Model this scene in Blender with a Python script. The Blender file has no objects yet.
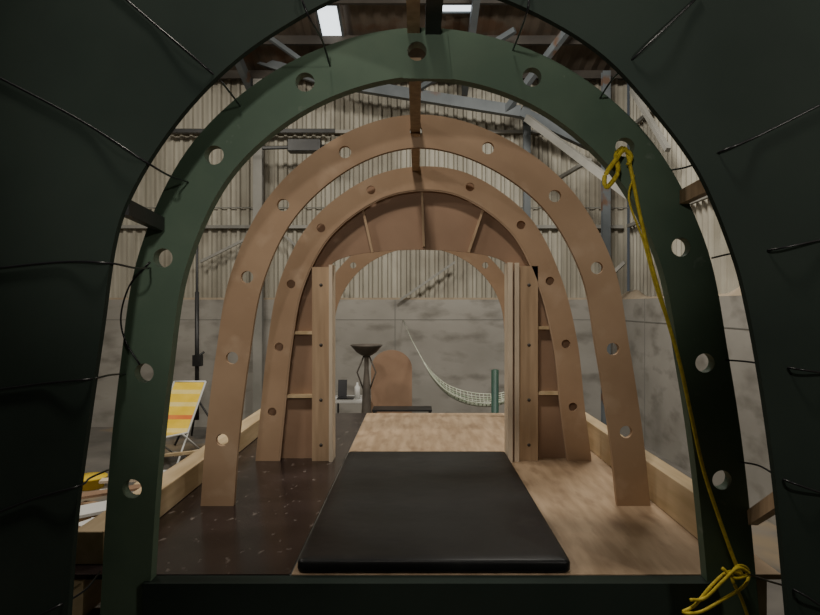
import bpy, bmesh, math, random
from mathutils import Vector, Matrix
random.seed(4)
F=640.0; VX,VY=417.0,306.0
FL=-0.9
def X(px,Y): return (px-VX)/F*Y
def Z(py,Y): return 1+(VY-py)/F*Y
def P(px,py,Y): return Vector((X(px,Y),Y,Z(py,Y)))
scene=bpy.context.scene
# ---------------- materials
def mat(name,c1,c2,scale=4,rough=.6,stretch=(1,1,1),bump=.0,spec=.4,metal=0,detail=6,lo=.35,hi=.65,fine=0,c3=None,s3=1.5,t3=.6,w3=.08,st3=(1,1,1)):
    m=bpy.data.materials.new(name); m.use_nodes=True
    n=m.node_tree.nodes; l=m.node_tree.links; b=n['Principled BSDF']
    tc=n.new('ShaderNodeTexCoord'); mp=n.new('ShaderNodeMapping'); mp.inputs['Scale'].default_value=stretch
    l.new(tc.outputs['Object'],mp.inputs[0])
    no=n.new('ShaderNodeTexNoise'); no.inputs['Scale'].default_value=scale; no.inputs['Detail'].default_value=detail
    l.new(mp.outputs[0],no.inputs['Vector'])
    cr=n.new('ShaderNodeValToRGB'); cr.color_ramp.elements[0].position=lo; cr.color_ramp.elements[1].position=hi
    cr.color_ramp.elements[0].color=(*c1,1); cr.color_ramp.elements[1].color=(*c2,1)
    l.new(no.outputs['Fac'],cr.inputs[0]); out=cr.outputs[0]
    if c3:
        n3=n.new('ShaderNodeTexNoise'); n3.inputs['Scale'].default_value=s3; n3.inputs['Detail'].default_value=8
        mp3=n.new('ShaderNodeMapping'); mp3.inputs['Scale'].default_value=st3
        l.new(tc.outputs['Object'],mp3.inputs[0]); l.new(mp3.outputs[0],n3.inputs['Vector'])
        r3=n.new('ShaderNodeValToRGB'); r3.color_ramp.elements[0].position=t3; r3.color_ramp.elements[1].position=t3+w3
        l.new(n3.outputs['Fac'],r3.inputs[0])
        mx=n.new('ShaderNodeMix'); mx.data_type='RGBA'; l.new(r3.outputs[0],mx.inputs[0]); l.new(out,mx.inputs[6]); mx.inputs[7].default_value=(*c3,1)
        out=mx.outputs[2]
    l.new(out,b.inputs['Base Color'])
    b.inputs['Roughness'].default_value=rough; b.inputs['Specular IOR Level'].default_value=spec; b.inputs['Metallic'].default_value=metal
    if bump:
        bp=n.new('ShaderNodeBump'); bp.inputs['Strength'].default_value=bump; bp.inputs['Distance'].default_value=.02
        l.new(no.outputs['Fac'],bp.inputs['Height']); l.new(bp.outputs[0],b.inputs['Normal'])
    return m
def emis(name,c,s):
    m=bpy.data.materials.new(name); m.use_nodes=True; b=m.node_tree.nodes['Principled BSDF']
    b.inputs['Base Color'].default_value=(*c,1); b.inputs['Emission Color'].default_value=(*c,1); b.inputs['Emission Strength'].default_value=s
    return m
MDF=mat('mdf',(.33,.215,.13),(.40,.27,.17),3,.65,bump=.02,c3=(.45,.32,.215),s3=5,t3=.56,w3=.15)
MDFD=mat('mdf_dark',(.26,.16,.10),(.33,.21,.135),2.5,.6,bump=.02)
EDGE=mat('mdf_edge',(.42,.29,.19),(.48,.34,.23),6,.7)
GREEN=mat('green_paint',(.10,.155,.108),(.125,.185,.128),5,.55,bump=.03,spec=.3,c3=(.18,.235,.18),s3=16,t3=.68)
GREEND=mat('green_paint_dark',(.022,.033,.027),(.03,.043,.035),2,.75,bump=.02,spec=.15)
PLY=mat('plywood',(.34,.235,.145),(.50,.365,.24),2.2,.65,stretch=(7,1,1),bump=.02,c3=(.27,.18,.11),s3=5,t3=.53,w3=.2,st3=(2.5,.7,1))
PHEN=mat('phenolic_ply',(.020,.014,.014),(.038,.027,.026),3,.22,bump=.1,c3=(.19,.16,.145),s3=15,t3=.625,w3=.09,st3=(1.5,.7,1))
PINE=mat('pine',(.46,.34,.19),(.62,.48,.3),3,.6,stretch=(5,.5,5),bump=.02)
PINEV=mat('pine_upright',(.36,.245,.148),(.48,.34,.215),3,.6,stretch=(8,8,.7),bump=.02)
PALE=mat('pale_edge',(.6,.5,.38),(.68,.57,.44),5,.6)
VINYL=mat('black_vinyl',(.009,.0095,.0105),(.016,.017,.018),3.5,.42,bump=.4,spec=.3,detail=3,c3=(.035,.035,.035),s3=8,t3=.6,w3=.25)
CORR=mat('corrugated_sheet',(.27,.25,.20),(.41,.385,.32),1.2,.6,stretch=(3,3,.5),c3=(.18,.155,.115),s3=.9,t3=.50,w3=.25)
ROOF=mat('rusty_roof',(.06,.045,.032),(.13,.10,.075),1.5,.8,stretch=(2,.6,1),c3=(.09,.05,.028),s3=1.3,t3=.55)
PURL=mat('purlin',(.03,.025,.02),(.06,.05,.04),2,.7)
CONC=mat('concrete_wall',(.24,.225,.198),(.34,.322,.29),.9,.85,stretch=(1,1,1.6),bump=.15,lo=.3,hi=.7,c3=(.165,.152,.13),s3=2.2,t3=.5,w3=.22,st3=(1,1,2.2))
FLOORM=mat('concrete_floor',(.10,.095,.085),(.19,.175,.155),1.3,.8,bump=.1,c3=(.25,.195,.13),s3=.8,t3=.52)
SAND=mat('dust',(.30,.24,.17),(.38,.31,.23),6,.95,bump=.3)
STEEL=mat('steel_bluegrey',(.08,.092,.10),(.13,.145,.155),2,.6,c3=(.12,.07,.045),s3=3,t3=.58)
STEELL=mat('steel_pale',(.20,.195,.175),(.28,.27,.245),2,.6)
DARK=mat('dark_metal',(.012,.012,.012),(.03,.03,.03),4,.45)
BRONZE=mat('stand_metal',(.07,.06,.05),(.13,.11,.09),5,.5)
SEAM=mat('seam',(.15,.145,.13),(.18,.175,.155),4,.9)
YEL=mat('yellow_rope',(.60,.46,.03),(.8,.64,.06),60,.6)
YELF=mat('yellow_fabric',(.80,.55,.03),(.9,.64,.06),6,.7)
YELP=mat('yellow_fabric_pale',(.85,.68,.2),(.9,.75,.3),6,.7)
WHITE=mat('white_plastic',(.6,.6,.58),(.7,.7,.68),4,.5)
HAM=mat('hammock_cloth',(.25,.32,.22),(.45,.5,.38),9,.85,stretch=(.6,5,.6),lo=.42,hi=.58)
HAMW=mat('hammock_cord',(.42,.45,.35),(.52,.54,.45),9,.85)
ORG=mat('orange',(.7,.16,.03),(.8,.25,.05),4,.6)
GRN2=mat('green_pole',(.02,.06,.045),(.03,.075,.05),4,.5)
SKY=emis('skylight_glass',(.85,.93,1),2.2)
SCREEN=mat('black_plastic',(.01,.01,.012),(.015,.015,.018),4,.3)
SCREW=mat('screw',(.06,.05,.04),(.1,.09,.08),9,.5)
# ---------------- mesh builder
class M:
    def __init__(s,name): s.name=name; s.bm=bmesh.new(); s.mats=[]
    def mi(s,m):
        if m not in s.mats: s.mats.append(m)
        return s.mats.index(m)
    def faces(s,vs,fs,m,smooth=False):
        i=s.mi(m); V=[s.bm.verts.new(v) for v in vs]
        for f in fs:
            try:
                fc=s.bm.faces.new([V[k] for k in f]); fc.material_index=i; fc.smooth=smooth
            except ValueError: pass
    def box(s,a,b,m):
        x0,y0,z0=a; x1,y1,z1=b
        s.faces([(x0,y0,z0),(x1,y0,z0),(x1,y1,z0),(x0,y1,z0),(x0,y0,z1),(x1,y0,z1),(x1,y1,z1),(x0,y1,z1)],
          [(0,3,2,1),(4,5,6,7),(0,1,5,4),(1,2,6,5),(2,3,7,6),(3,0,4,7)],m)
    def beam(s,p0,p1,w,h,m,up=(0,0,1)):
        p0=Vector(p0);p1=Vector(p1); d=(p1-p0).normalized(); u=Vector(up)
        if abs(d.dot(u))>.98: u=Vector((0,1,0))
        r=d.cross(u).normalized(); u=r.cross(d).normalized()
        vs=[p+r*a*w/2+u*b*h/2 for p in(p0,p1) for a,b in((-1,-1),(1,-1),(1,1),(-1,1))]
        s.faces(vs,[(0,1,2,3),(7,6,5,4),(0,4,5,1),(1,5,6,2),(2,6,7,3),(3,7,4,0)],m)
    def tube(s,pts,r,m,n=8,r1=None):
        pts=[Vector(p) for p in pts]; k=len(pts); vs=[];fs=[]
        for i,p in enumerate(pts):
            d=(pts[min(i+1,k-1)]-pts[max(i-1,0)]).normalized()
            u=Vector((0,0,1)) if abs(d.z)<.9 else Vector((0,1,0))
            a=d.cross(u).normalized(); b=a.cross(d)
            rr=r if r1 is None else r+(r1-r)*i/(k-1)
            for j in range(n):
                t=2*math.pi*j/n; vs.append(p+(a*math.cos(t)+b*math.sin(t))*rr)
        for i in range(k-1):
            for j in range(n):
                fs.append((i*n+j,i*n+(j+1)%n,(i+1)*n+(j+1)%n,(i+1)*n+j))
        fs.append(tuple(range(n))[::-1]); fs.append(tuple(range((k-1)*n,k*n)))
        s.faces(vs,fs,m,True)
    def lathe(s,c,prof,m,n=24):
        vs=[];fs=[];k=len(prof)
        for r,z in prof:
            for j in range(n):
                t=2*math.pi*j/n; vs.append((c[0]+r*math.cos(t),c[1]+r*math.sin(t),c[2]+z))
        for i in range(k-1):
            for j in range(n): fs.append((i*n+j,i*n+(j+1)%n,(i+1)*n+(j+1)%n,(i+1)*n+j))
        s.faces(vs,fs,m,True)
    def plate(s,poly,holes,Y,th,m):
        cu=bpy.data.curves.new('t','CURVE'); cu.dimensions='2D'; cu.fill_mode='BOTH'; cu.extrude=th/2
        for L in [poly]+holes:
            sp=cu.splines.new('POLY'); sp.points.add(len(L)-1)
            for i,(x,z) in enumerate(L): sp.points[i].co=(x,z,0,1)
            sp.use_cyclic_u=True
        ob=bpy.data.objects.new('t',cu); me=bpy.data.meshes.new_from_object(ob)
        for v in me.vertices:
            x,y,z=v.co; v.co=(x,Y+th/2+z,y)
        i=s.mi(m); t=bmesh.new(); t.from_mesh(me)
        bmesh.ops.remove_doubles(t,verts=t.verts,dist=1e-5)
        for f in t.faces: f.material_index=i; f.smooth=False
        t.to_mesh(me); t.free(); s.bm.from_mesh(me)
        bpy.data.objects.remove(ob); bpy.data.meshes.remove(me); bpy.data.curves.remove(cu)
    def done(s,bevel=0,normals=True):
        if normals: bmesh.ops.recalc_face_normals(s.bm,faces=s.bm.faces)
        me=bpy.data.meshes.new(s.name); s.bm.to_mesh(me); s.bm.free()
        for m in s.mats: me.materials.append(m)
        o=bpy.data.objects.new(s.name,me); scene.collection.objects.link(o)
        if bevel:
            b=o.modifiers.new('b','BEVEL'); b.width=bevel; b.segments=2; b.limit_method='ANGLE'; b.angle_limit=.7
        return o
def cat(pts,n=10):
    pts=[Vector(p) for p in pts]; out=[]
    e=[2*pts[0]-pts[1]]+pts+[2*pts[-1]-pts[-2]]
    for i in range(1,len(e)-2):
        p0,p1,p2,p3=e[i-1:i+3]
        for k in range(n):
            t=k/n; out.append(.5*((2*p1)+(p2-p0)*t+(2*p0-5*p1+4*p2-p3)*t*t+(3*p1-p0-3*p2+p3)*t**3))
    out.append(pts[-1]); return out
def offs(c,d,zmin):
    r=[]
    for i,p in enumerate(c):
        t=(c[min(i+1,len(c)-1)]-c[max(i-1,0)]).normalized(); n=Vector((-t.y,t.x))
        q=p+n*d; r.append((q.x,max(q.y,zmin)))
    r[0]=(r[0][0],zmin); r[-1]=(r[-1][0],zmin)
    return r
def circ(x,z,r,n=24): return [(x+r*math.cos(2*math.pi*i/n),z+r*math.sin(2*math.pi*i/n)) for i in range(n)]
def ring(m,px,Y,w,th,hr,zmin,mt,holes=True):
    c2=[Vector((X(a,Y),Z(b,Y))) for a,b in px]
    c=cat(c2); o=offs(c,w/2,zmin); i=offs(c,-w/2,zmin)
    hs=[circ(p.x,p.y,hr) for p in c2[1:-1]] if holes else []
    m.plate(o+i[::-1],hs,Y,th,mt)
    return o,i,c
# ---------------- room shell
YB=10.2; XR=3.35; XL=-7.0; YF=-4.0; ZC=1.1; ZT=4.6
def roofz(y): return ZT+.25*(YB-y)
m=M('floor'); m.box((XL-.3,YF-.3,FL-.1),(XR+.3,YB+.4,FL),FLOORM); m.done()
def corr(m,p0,p1,z0,z1,amp,pitch,mt,topf=None,nrm=(0,-1)):
    p0=Vector(p0);p1=Vector(p1);L=(p1-p0).length; d=(p1-p0)/L; n=Vector(nrm); k=int(L/pitch); vs=[];fs=[]
    prof=[(0,0),(.5,0),(.62,1),(.88,1)]
    pts=[]
    for i in range(k):
        for a,b in prof: pts.append(((i+a)*pitch,b))
    for s_,b in pts:
        q=p0+d*s_+n*amp*b
        vs.append((q.x,q.y,z0)); vs.append((q.x,q.y,topf(q.y) if topf else z1))
    for i in range(len(pts)-1): fs.append((2*i,2*i+2,2*i+3,2*i+1))
    m.faces(vs,fs,mt)
m=M('wall_back')
m.box((XL,YB-.15,FL),(XR,YB+.15,ZC),CONC)
corr(m,(XL,YB),(XR+.1,YB),ZC,ZT,.05,.15,CORR)
for x in (-4.1,-.35,3.0): m.box((x,YB-.155,FL),(x+.01,YB-.14,ZC),SEAM)
for z in (.78,): m.box((XL,YB-.154,z),(XR,YB-.14,z+.01),SEAM)
m.box((XL,YB-.15,ZC),(XR,YB-.02,ZC+.03),SAND)
m.box((XL,YB-.062,2.55),(XR,YB-.05,2.565),SEAM)
m.done()
m=M('wall_right')
m.box((XR-.25,YF,FL),(XR+.15,YB-.15,ZC),CONC)
corr(m,(XR+.05,YF),(XR+.05,YB),ZC,0,.05,.15,CORR,topf=lambda y:roofz(y),nrm=(-1,0))
for y in (1.2,5.1,8.7): m.box((XR-.256,y,FL),(XR-.24,y+.01,ZC),SEAM)
for z in (.78,): m.box((XR-.255,YF,z),(XR-.24,YB-.15,z+.01),SEAM)
m.done()
m=M('sand_heap')
vs=[];fs=[];n=90
for i in range(n):
    y=YF+.1+i*(YB-.35-YF)/(n-1); h=.03+.10*max(0,math.sin(i*.23)+.3*math.sin(i*.9)+.15*math.sin(i*2.3))
    for u,k in ((0,0),(.25,.6),(.55,1),(.8,.7),(1,0)): vs.append((XR-.245+u*.22,y,ZC+.001+h*k))
for i in range(n-1):
    for j in range(4): fs.append((i*5+j,i*5+j+1,(i+1)*5+j+1,(i+1)*5+j))
m.faces(vs,fs,SAND,True); m.done()
m=M('wall_left'); m.box((XL-.2,YF,FL),(XL,YB+.1,7.2+1.2),CONC); m.done()
m=M('wall_front'); m.box((XL,YF-.2,FL),(XR,YF,9),FLOORM); m.done()
m=M('ceiling')
vs=[];fs=[];k=int((XR-XL+.4)/.1)
for i in range(k+1):
    x=XL-.1+i*.1; b=.035*(i%2)
    vs+= [(x,YB+.1,roofz(YB+.1)+b),(x,YF-.1,roofz(YF-.1)+b)]
for i in range(k): fs.append((2*i,2*i+1,2*i+3,2*i+2))
m.faces(vs,fs,ROOF); m.done()
def skyl(x0,x1,y0,y1,n):
    m=M(n); d=.05
    m.faces([(x0,y0,roofz(y0)-d),(x1,y0,roofz(y0)-d),(x1,y1,roofz(y1)-d),(x0,y1,roofz(y1)-d)],[(0,1,2,3)],SKY)
    for a in (x0,x1): m.beam((a,y0,roofz(y0)-d),(a,y1,roofz(y1)-d),.03,.04,STEEL)
    for yy in (y0,y1): m.beam((x0,yy,roofz(yy)-d),(x1,yy,roofz(yy)-d),.03,.04,STEEL)
    m.done()
skyl(-1.35,-1.05,8.45,9.25,'window_1'); skyl(.3,.75,8.2,8.6,'window_2')
m=M('roof_truss')
for y in (9.9,9.1,8.3,7.5,6.5,5.5): m.beam((XL,y,roofz(y)-.1),(XR,y,roofz(y)-.1),.06,.12,PURL)
for x in (-2.6,0.75):
    m.beam((x,YB-.1,roofz(YB)-.22),(x,-1,roofz(-1)-.22),.09,.16,STEEL)
m.beam(P(240,54,9.9),P(345,88,9.6),.1,.13,STEEL); m.beam(P(345,84,9.5),P(520,112,9.5),.12,.16,STEEL)
m.beam(P(420,88,9.4),P(515,30,8.6),.07,.07,STEEL); m.beam(P(505,112,9.5),P(575,20,8.6),.09,.09,STEEL)
m.beam(P(345,92,9.5),P(270,38,9.0),.06,.06,STEEL)
m.beam(P(520,112,9.5),P(600,150,9.6),.12,.14,STEEL)
m.done()
def column(name,px,Y,w,top,mt):
    m=M(name); x=X(px,Y); 
    m.box((x-w/2,Y-.04,FL),(x+w/2,Y-.03,top),mt); m.box((x-w/2,Y+.05,FL),(x+w/2,Y+.06,top),mt); m.box((x-.006,Y-.03,FL),(x+.006,Y+.05,top),mt)
    m.box((x-w/2-.05,Y-.06,FL),(x+w/2+.05,Y+.08,FL+.02),mt); m.done()
column('steel_column',258,9.9,.14,roofz(9.9)-.17,STEELL)
column('steel_column',606,9.7,.12,roofz(9.7)-.17,STEEL)
column('steel_column',527,9.9,.10,roofz(9.9)-.2,STEEL)
m=M('wall_girts')
for z in (2.25,3.75):
    m.beam((XL,YB-.1,z),(XR-.1,YB-.1,z),.05,.05,STEELL)
    m.beam((XR-.05,YF,z),(XR-.05,YB-.2,z),.05,.05,STEELL)
m.beam(P(165,131,9.9),P(335,131,9.9),.06,.06,DARK)
m.beam(P(200,262,9.95),P(252,236,9.95),.04,.04,STEELL)
m.beam(P(262,215,9.95),P(345,290,9.95),.035,.035,STEELL)
m.beam(P(400,300,9.95),P(455,262,9.95),.035,.035,STEELL)
m.done()
m=M('steel_brace')
m.beam(P(527,118,9.4),P(655,215,7.6),.08,.10,STEELL)
m.beam(P(590,160,8.8),P(556,180,9.9),.05,.05,STEELL)
m.beam(P(632,90,8.8),P(668,150,7.8),.06,.06,STEELL)
m.beam(P(600,285,9.4),P(625,262,9.2),.05,.05,STEELL)
m.done()
m=M('flood_light'); a=P(262,148,9.6);b=P(338,146,9.6)
m.beam(a,b,.05,.05,DARK); m.box((X(290,9.5),9.3,Z(154,9.5)),(X(322,9.5),9.5,Z(142,9.5)),DARK); m.done(.01)
# ---------------- platform
Y0,Y1=2.385,5.98
m=M('wooden_platform')
m.box((-.468,Y0,-.02),(1.36,4.128,0),PLY); m.box((-.468,4.131,-.02),(1.36,Y1,0),PLY)
m.box((-1.36,Y0,-.02),(-.474,Y1,0),PHEN)
m.box((-.474,Y0,-.02),(-.468,Y1,-.004),SEAM)
for x in (-1.28,-.47,.4,1.28): m.box((x-.03,Y0+.01,-.17),(x+.03,Y1-.01,-.02),PINE)
for y in (Y0+.03,4.2,Y1-.1):
    m.box((-1.3,y,-.30),(1.3,y+.05,-.17),PINE)
    for x in (-1.25,0,1.25): m.box((x-.045,y-.03,FL),(x+.045,y+.07,-.17),PINE)
m.done(.0015)
m=M('timber_beam'); m.box((-1.33,2.47,.001),(-1.21,Y1,.13),PINE)
m.done(.005)
m=M('timber_beam'); m.box((1.2,2.6,.001),(1.29,Y1,.19),PINE); m.done(.005)
m=M('timber_post'); m.box((-1.46,2.5,FL),(-1.375,2.59,.10),PINE); m.done(.004)
# mattress: rounded slab
m=M('black_mattress')
x0,x1,y0,y1=-.450,.577,2.388,4.2; H=.05
def rr(ins,R):
    a0,a1,b0,b1=x0+ins,x1-ins,y0+ins,y1-ins; R=max(R-ins,.006); o=[]
    for cx_,cy_,t0 in ((a1-R,b1-R,0),(a0+R,b1-R,90),(a0+R,b0+R,180),(a1-R,b0+R,270)):
        for k in range(7):
            t=math.radians(t0+15*k); o.append((cx_+R*math.cos(t),cy_+R*math.sin(t)))
    return o
lay=[(.010,.001),(.003,.005),(0,.014),(0,.036),(.003,.044),(.009,.048),(.018,H),(.05,H+.002)]
vs=[];fs=[]
for ins,z in lay: vs+=[(a,b,z) for a,b in rr(ins,.028)]
n=28
for i in range(len(lay)-1):
    for j in range(n): fs.append((i*n+j,i*n+(j+1)%n,(i+1)*n+(j+1)%n,(i+1)*n+j))
fs.append(tuple(range((len(lay)-1)*n,len(lay)*n))); fs.append(tuple(range(n))[::-1])
m.faces(vs,fs,VINYL,True); m.done()
# ---------------- arches
YG=2.33
gpx=[(132,489),(144,373),(163,258),(214,155),(305,82),(417,52),(532,77),(625,147),(681,247),(705,363),(722,480)]
m=M('green_arch')
gpx2=[(123,640)]+gpx+[(737,640)]
go,gi,gc=ring(m,gpx2,YG,.178,.05,.035,-.2,GREEN)
m.box((-1.15,YG+.0,FL),(-.98,YG+.05,-.2),GREEN); m.box((1.03,YG,FL),(1.21,YG+.05,-.2),GREEN)
m.box((gi[0][0]-.01,YG-.02,-.22),(gi[-1][0]+.01,YG+.05,-.002),GREEND)
m.plate([(X(403,YG),Z(79,YG)),(X(403,YG),Z(29,YG)),(X(447,YG),Z(30,YG)),(X(452,YG),Z(80,YG))],[circ(X(417,YG),Z(52,YG),.035)],YG-.008,.008,GREEN)
m.done()
YA=3.2
apx=[(217,508),(222,440),(232,358),(247,277),(283,205),(345,152),(416,131),(488,148),(555,196),(597,268),(613,349),(626,432),(634,506)]
m=M('mdf_arch'); ring(m,apx,YA,.165,.03,.031,0,MDF); m.done()
# second arch with bulkhead
YC=4.13
cpx=[(267,461),(272,412),(279,347),(291,284),(321,228),(371,190),(421,178),(470,187),(521,225),(550,281),(566,344),(573,407),(580,461)]
m=M('arch_bulkhead')
c2=[Vector((X(a,YC),Z(b,YC))) for a,b in cpx]; c=cat(c2); o_=offs(c,.075,0); i_=offs(c,-.075,0)
hs=[circ(p.x,p.y,.028) for k,p in enumerate(c2[1:-1]) if k!=5]
m.plate(o_+i_[::-1],hs,YC,.02,MDF)
i2=offs(c,-.083,0)
m.plate(i_+i2[::-1],[],YC+.005,.02,EDGE)
YP=YC+.075
op=[(.602,0),(.602,1.24)]+[(.015+.587*math.cos(t),1.24+.13*math.sin(t)**.8) for t in [math.pi*k/24 for k in range(1,24)]]+[(-.572,1.24),(-.572,0)]
o3=offs(c,.07,0)
m.plate(o3+op,[],YP,.018,MDFD)
for a,b in (((361,203),(372,252)),((422,190),(424,246)),((484,208),(469,252))):
    A=Vector((X(a[0],YC),YC+.055,Z(a[1],YC)));B=Vector((X(b[0],YC),YC+.055,Z(b[1],YC)))
    m.beam(A,B,.015,.04,PINEV,up=(0,1,0))
for y,a,b in ((397,284,312),(333,292,312),(394,538,562),(328,538,553)):
    A=Vector((X(a,YC),YC+.05,Z(y,YC)));B=Vector((X(b,YC),YC+.05,Z(y,YC)))
    m.beam(A,B,.05,.02,PINE)
def post(a,b,t,y0,y1,mt): m.box((X(a,YC),y0,0),(X(b,YC),y1,Z(t,YC)),mt)
post(312,329,267,YC+.0,YC+.07,PINEV); post(329.5,333,265,YC-.03,YC+.12,PALE)
post(519,538,266,YC+.0,YC+.07,PINEV); post(514,518.5,263,YC-.03,YC+.12,PALE); post(507,511.5,263,YC-.05,YC+.12,PALE)
post(511.5,514,263,YC+.0,YC+.10,MDFD)
for x in (321,529):
    for y in (285,345,400,445):
        q=P(x,y,YC); m.tube([q+Vector((0,-.002,0)),q+Vector((0,.004,0))],.011,SCREW,10)
m.done()
# far arch
YD=5.75
m=M('mdf_arch')
pts=[]
for t in range(0,13):
    a=math.pi-math.pi*t/12
    pts.append(Vector((.02+.84*math.cos(a),.80+.80*math.sin(a))))
pts=[Vector((-.83,0)),Vector((-.835,.4))]+pts+[Vector((.875,.4)),Vector((.87,0))]
c=cat(pts,6);o_=offs(c,.075,0);i_=offs(c,-.075,0)
m.plate(o_+i_[::-1],[circ(p.x,p.y,.028) for p in pts[2:-2:3]],YD,.02,MDF)
m.done()
m=M('ridge_batten')
for a,b in ((YG+.052,YA-.001),(YA+.031,YC-.001)): m.box((-.032,a,1.87),(.016,b,1.925),PINEV)
m.done(.002)
# ---------------- entrance panel
YP0=1.95
ppx=[(66,640),(75,520),(88,420),(101,330),(112,250),(125,205),(152,155),(190,104),(235,60),(285,25),(345,-6),(415,-20),(485,-8),(550,20),(606,57),(655,110),(700,172),(733,250),(749,310),(765,400),(778,500),(791,640)]
m=M('entrance_panel')
c=cat([Vector((X(a,YP0),Z(b,YP0))) for a,b in ppx],5)
inner=[(p.x,p.y) for p in c]
outer=[(inner[-1][0],FL),(2.3,FL),(2.3,2.6),(1.6,3.0),(-1.6,3.0),(-2.3,2.6),(-2.3,FL),(inner[0][0],FL)]
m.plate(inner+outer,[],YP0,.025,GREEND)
for a,b in (((124,207),(160,224)),((716,181),(684,197)),((788,494),(752,518))):
    m.beam(P(a[0],a[1],YP0+.02),P(b[0],b[1],YG-.01),.03,.05,PINEV if a[0]>200 else DARK)
m.box((-.035,YP0+.03,1.99),(.01,YG-.001,2.04),PINEV); m.box((.03,YP0+.03,1.985),(.085,YG-.001,2.03),DARK)
m.done()
m=M('bungee_cords')
def cord(pts): 
    q=[P(a,b,y) for a,b,y in pts]; m.tube(cat(q,6),.0034,SCREEN,6)
f=YP0-.006; g=YG-.006
for L in ([(330,66,g),(322,40,2.15),(309,17,f),(298,-10,f)],
 [(240,106,g),(228,90,2.1),(211,72,f),(150,20,f),(110,-15,f)],
 [(188,182,g),(170,176,2.15),(146,162,f),(80,120,f),(0,78,f),(-30,64,f)],
 [(150,268,g),(135,268,2.1),(108,263,f),(60,262,f),(-20,270,f)],
 [(125,374,g),(110,375,2.1),(90,379,f),(40,384,f),(-20,392,f)],
 [(150,262,g),(130,285,g),(121,315,g),(125,340,g),(140,365,g)],
 [(108,470,g),(90,478,2.1),(79,486,f),(30,500,f),(-20,520,f)],
 [(100,572,g),(85,590,2.1),(60,605,f),(20,625,f)],
 [(513,50,g),(519,35,2.15),(527,12,f),(530,-10,f)],
 [(600,98,g),(612,80,2.15),(634,58,f),(700,-5,f)],
 [(672,170,g),(690,166,2.15),(720,152,f),(760,135,f),(830,100,f)],
 [(712,258,g),(735,253,2.15),(770,250,f),(830,238,f)],
 [(726,360,g),(750,362,2.15),(790,368,f),(830,374,f)],
 [(740,462,g),(760,466,2.15),(785,480,f),(830,496,f)],
 [(742,572,g),(765,580,2.15),(795,590,f),(830,612,f)]): cord(L)
m.done()
m=M('yellow_rope'); h=2.30
def rp(L,r=.0085): m.tube(cat([P(a,b,y) for a,b,y in L],8),r,YEL,8)
rp([(624,148,2.36),(627,152,h),(633,180,h),(640,215,h),(651,262,h),(663,305,h),(679,360,h),(690,410,h),(703,468,h),(718,515,h),(735,562,h),(742,575,h)],.007)
rp([(622,148,2.35),(616,155,h),(618,172,2.27),(607,187,2.26),(605,176,2.26),(617,158,2.27),(624,150,2.28),(631,156,2.29),(628,165,2.29)])
rp([(634,175,h),(629,200,2.29),(643,240,2.29),(655,285,2.29),(672,335,2.3)],.004)
rp([(742,575,h),(728,572,2.26),(712,585,2.25),(695,605,2.25),(683,612,2.25),(700,612,2.24),(722,600,2.24),(745,585,2.25),(748,570,2.28),(738,566,2.26),(732,578,2.25),(742,600,2.25),(752,630,2.27)],.006)
rp([(722,568,2.24),(735,578,2.23),(748,574,2.24),(738,568,2.23),(724,580,2.23),(705,598,2.24),(690,600,2.24)],.006)
m.done()
# ---------------- background objects
m=M('lamp_stand'); Y=9.0; x=X(197,Y)
m.tube([(x,Y,FL+.35),(x,Y,2.75)],.02,DARK,10); m.tube([(x,Y,FL+.3),(x,Y,1.2)],.03,DARK,10)
for t in (0,2.1,4.2): m.tube([(x,Y,FL+.6),(x+.38*math.cos(t),Y+.38*math.sin(t),FL+.015)],.015,DARK,8)
m.box((x-.05,Y-.05,Z(366,Y)),(x+.07,Y+.05,Z(355,Y)),DARK); m.tube([(x-.05,Y,Z(360,Y)),(x+.1,Y,Z(352,Y))],.015,DARK)
m.tube([(x-.3,Y,2.75),(x+.3,Y,2.75)],.015,DARK)
m.done()
m=M('deck_chair'); Y=7.9; cx=X(178,Y)
w=.2
A=Vector((.06,.25,Z(384,Y))); B=Vector((0,-.22,FL+.38)); C=Vector((-.12,-.75,FL+.42))
def lp(a,b,t): return a+(b-a)*t
for k in range(12):
    for (p,q) in ((A,B),(B,C)):
        a=lp(p,q,k/12); b=lp(p,q,(k+1)/12); mt=YELF if k%3!=2 else (YELP if k!=8 else ORG)
        m.faces([(cx-w+a.x,Y+a.y,a.z),(cx+w+a.x,Y+a.y,a.z),(cx+w+b.x,Y+b.y,b.z),(cx-w+b.x,Y+b.y,b.z)],[(0,1,2,3)],mt)
for sx in (-w,w):
    m.tube([(cx+sx+A.x,Y+A.y,A.z),(cx+sx,Y+B.y,B.z),(cx+sx+C.x,Y+C.y,C.z)],.013,WHITE,8)
    m.tube([(cx+sx,Y+.05,FL+.6),(cx+sx,Y-.65,FL+.01)],.012,WHITE,8); m.tube([(cx+sx,Y-.4,FL+.4),(cx+sx,Y+.35,FL+.01)],.012,WHITE,8)
m.tube([(cx-w+.06,Y+A.y,A.z),(cx+w+.06,Y+A.y,A.z)],.013,WHITE,8); m.tube([(cx-w,Y-.65,FL+.012),(cx+w,Y-.65,FL+.012)],.012,WHITE,8); m.tube([(cx-w,Y+.35,FL+.012),(cx+w,Y+.35,FL+.012)],.012,WHITE,8)
m.done(normals=False)
m=M('lumber_pile')
for i in range(18):
    lvl=i//5; yy=6.15+(i%5)*.17; a=random.uniform(-.05,.35)
    zz=FL+.02+lvl*.06; xx=-2.2+random.uniform(-.2,.2)
    m.beam((xx-.6,yy-a,zz),(xx+.5,yy+a*.6,zz),.11,.036,random.choice((PINE,PALE,WHITE,MDF,PINE)))
for k in range(4): # long planks leaning on the platform's side
    m.beam((-2.75+.13*k,7.0,FL+.27),(-1.5,6.2+.1*k,-.35+.06*k),.09,.03,(PINE,PALE,MDF,PINE)[k])
m.done(.003)
m=M('offcut_pile')
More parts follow.
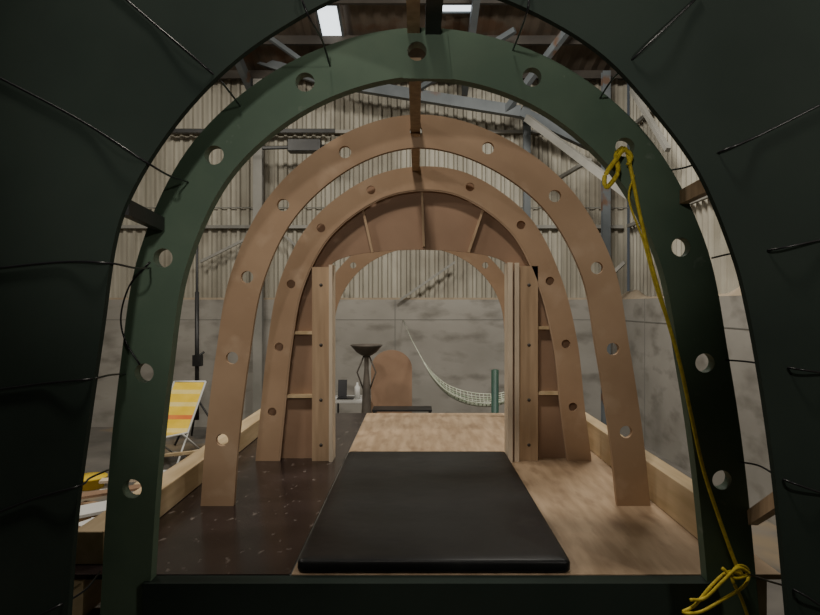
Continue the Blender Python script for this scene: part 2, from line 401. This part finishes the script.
for i in range(30):
    x=-2.35+random.uniform(-.5,.5); y=4.3+random.uniform(-.6,.6); a=random.uniform(0,3.1); L=random.uniform(.1,.3)
    d=Vector((math.cos(a)*L,math.sin(a)*L,0)); p=Vector((x,y,FL+.012+i*.022))
    m.beam(p-d,p+d,random.uniform(.06,.22),.018,random.choice((PINE,WHITE,MDF,WHITE,PALE,STEEL,ORG,MDFD)))
m.done()
m=M('yellow_bucket'); m.lathe((-3.42,6.7,FL),[(.0,.0),(.13,.0),(.15,.10),(.165,.10),(.165,.12),(.0,.125)],YELF); m.done()
Y=9.0
m=M('folding_table'); zt=Z(398,Y); x0,x1=X(333,Y),X(372,Y)
m.box((x0,Y-.3,zt-.03),(x1,Y+.3,zt),WHITE)
for x in (x0+.04,x1-.04):
    for y in (Y-.26,Y+.26): m.tube([(x,y,FL),(x,y,zt-.03)],.014,DARK,8)
m.done(.004)
m=M('laptop'); m.box((X(338,Y),Y-.15,zt),(X(354,Y),Y+.08,zt+.015),SCREEN); m.faces([(X(337,Y),Y+.08,zt+.01),(X(346,Y),Y+.08,zt+.01),(X(346,Y),Y+.14,zt+.24),(X(337,Y),Y+.14,zt+.24)],[(0,1,2,3)],SCREEN)
m.faces([(X(337,Y),Y+.095,zt+.01),(X(346,Y),Y+.095,zt+.01),(X(346,Y),Y+.155,zt+.24),(X(337,Y),Y+.155,zt+.24)],[(0,1,2,3)],SCREEN); m.done()
m=M('water_bottle'); m.lathe((X(358,Y),Y-.1,zt),[(0,0),(.04,0),(.04,.17),(.015,.2),(.015,.23),(0,.23)],WHITE,14); m.done()
Y=8.2; m=M('fire_bowl_stand'); x=X(366.5,Y); zt=Z(345,Y)
m.lathe((x,Y,zt),[(.0,-.14),(.06,-.135),(.13,-.09),(.19,-.02),(.21,0),(.2,.005),(.18,-.02),(.12,-.08),(0,-.12)],BRONZE,28)
m.lathe((x,Y,0),[(.03,zt-.12),(.028,zt-.3),(.05,zt-.55),(.06,zt-.8),(.10,FL+.1),(.17,FL+.02),(.17,FL)],BRONZE,20)
m.tube([(x-.03,Y,zt-.13),(x-.12,Y,zt-.35),(x-.03,Y,zt-.6)],.01,BRONZE); m.tube([(x+.03,Y,zt-.13),(x+.12,Y,zt-.35),(x+.03,Y,zt-.6)],.01,BRONZE)
m.done()
Y=8.8; m=M('rounded_board'); xa,xb=X(371,Y),X(412,Y); zt=Z(350,Y); w=xb-xa
poly=[(xa,-.9),(xa,zt-w*.45)]+[((xa+xb)/2-w/2*math.cos(t),zt-w*.45+w*.45*math.sin(t)) for t in [math.pi*k/16 for k in range(1,16)]]+[(xb,zt-w*.45),(xb,-.9)]
m.plate(poly,[],Y,.03,MDFD)
m.box((xa,Y+.03,FL),(xa+.05,Y+.4,FL+.05),PINE); m.box((xb-.05,Y+.03,FL),(xb,Y+.4,FL+.05),PINE)
m.beam((xa+.03,Y+.38,FL+.04),(xa+.03,Y+.03,.1),.03,.03,PINE); m.beam((xb-.03,Y+.38,FL+.04),(xb-.03,Y+.03,.1),.03,.03,PINE)
m.done()
m=M('low_shelf'); Y=7.6
m.box((X(372,Y),Y,Z(410,Y)-.02),(X(432,Y),Y+.3,Z(410,Y)),DARK); 
for xx in (374,430): m.box((X(xx,Y)-.015,Y,FL),(X(xx,Y)+.015,Y+.3,Z(410,Y)-.02),DARK)
m.done()
# hammock
m=M('hammock')
Y=7.8
hp=cat([P(a,b,Y) for a,b in ((424,360),(433,376),(447,391),(465,400),(485,403),(503,400),(520,389),(535,367))],5)
K=len(hp); vs=[];fs=[];W=13
for i,p in enumerate(hp):
    t=i/(K-1); hwid=.04+.16*math.sin(math.pi*t)**.7
    for j in range(W):
        u=2*j/(W-1)-1
        vs.append((p.x,p.y+u*hwid,p.z-.03+ .085*math.sin(math.pi*t)*u*u+ (.03*u*math.sin(math.pi*t))))
for j in range(W): m.tube([vs[i*W+j] for i in range(K)],.009 if j in(0,W-1) else .0075,HAMW if j%3!=1 else HAM,5)
for i in range(0,K,1): m.tube([vs[i*W+j] for j in range(W)],.0055,HAMW if i%3 else HAM,5)
a=P(403,320,10.04); e=P(549,338,7.6)
for j in range(0,W,2):
    k=Vector(vs[j]); mid=a.lerp(k,.5)+Vector((0,0,-.03)); m.tube([a,mid,k],.0055,HAMW,5)
    k=Vector(vs[(K-1)*W+j]); m.tube([k,e],.0045,HAMW,5)
m.done(normals=False)
m=M('timber_post'); m.box((X(549.5,7.6),7.56,FL),(X(556,7.6),7.64,.9),PINEV); m.box((X(549,7.6)-.2,7.4,FL),(X(556,7.6)+.2,7.8,FL+.03),PINEV); m.done()
m=M('green_bollard'); Y=7.2; m.lathe((X(495,Y),Y,0),[(.1,FL),(.1,FL+.02),(.042,FL+.03),(.042,Z(370,Y)),(0,Z(369,Y))],GRN2,16); m.done()
# ---------------- lights
def area(loc,tgt,sx,sy,e,col):
    l=bpy.data.lights.new('ceiling_and_fill_light','AREA'); l.shape='RECTANGLE'; l.size=sx; l.size_y=sy; l.energy=e; l.color=col
    o=bpy.data.objects.new('ceiling_and_fill_light',l); scene.collection.objects.link(o); o.location=loc
    o.rotation_euler=(Vector(tgt)-Vector(loc)).to_track_quat('-Z','Y').to_euler()
area((-3.2,5.6,4.4),(-2.5,9.5,0.2),1.2,.4,105,(1,.94,.82))
area((1.2,5.6,4.6),(2.4,8.6,0.2),1.0,.4,185,(1,.96,.87))
area((-.6,1.2,5.4),(0,4.3,.5),.5,.4,120,(1,.92,.8))  # added fill above the panel, brightens the arch fronts; not a real fixture
area((-2.9,2.5,3.3),(-2.0,4.6,-.6),.5,.3,38,(1,.94,.84))  # extra fill for the shaded left beam end and clutter, no fixture there
l=bpy.data.lights.new('work_lamp','POINT'); l.energy=62; l.shadow_soft_size=.05; l.color=(1,.94,.85)
o=bpy.data.objects.new('work_lamp',l); scene.collection.objects.link(o); o.location=(2.0,.3,2.2)
l=bpy.data.lights.new('arch_fill_spot','SPOT'); l.energy=88; l.shadow_soft_size=.06; l.color=(1,.94,.85); l.spot_size=math.radians(56); l.spot_blend=.7  # invented fill spot, cone kept to the green ring and arches
o=bpy.data.objects.new('arch_fill_spot',l); scene.collection.objects.link(o); o.location=(-.35,-.6,1.75)
o.rotation_euler=(Vector((-.22,2.35,1.6))-o.location).to_track_quat('-Z','Y').to_euler()
w=bpy.data.worlds.new('w'); scene.world=w; w.use_nodes=True; w.node_tree.nodes['Background'].inputs[0].default_value=(.5,.55,.6,1); w.node_tree.nodes['Background'].inputs[1].default_value=.1
# ---------------- camera
cd=bpy.data.cameras.new('camera'); cam=bpy.data.objects.new('camera',cd); scene.collection.objects.link(cam)
cam.location=(0,0,1); cam.rotation_euler=(math.pi/2,0,0); cd.sensor_width=36; cd.lens=36*F/820
cd.shift_x=-(VX-410)/820; cd.shift_y=-(307.5-VY)/820; cd.clip_start=.05
scene.camera=cam
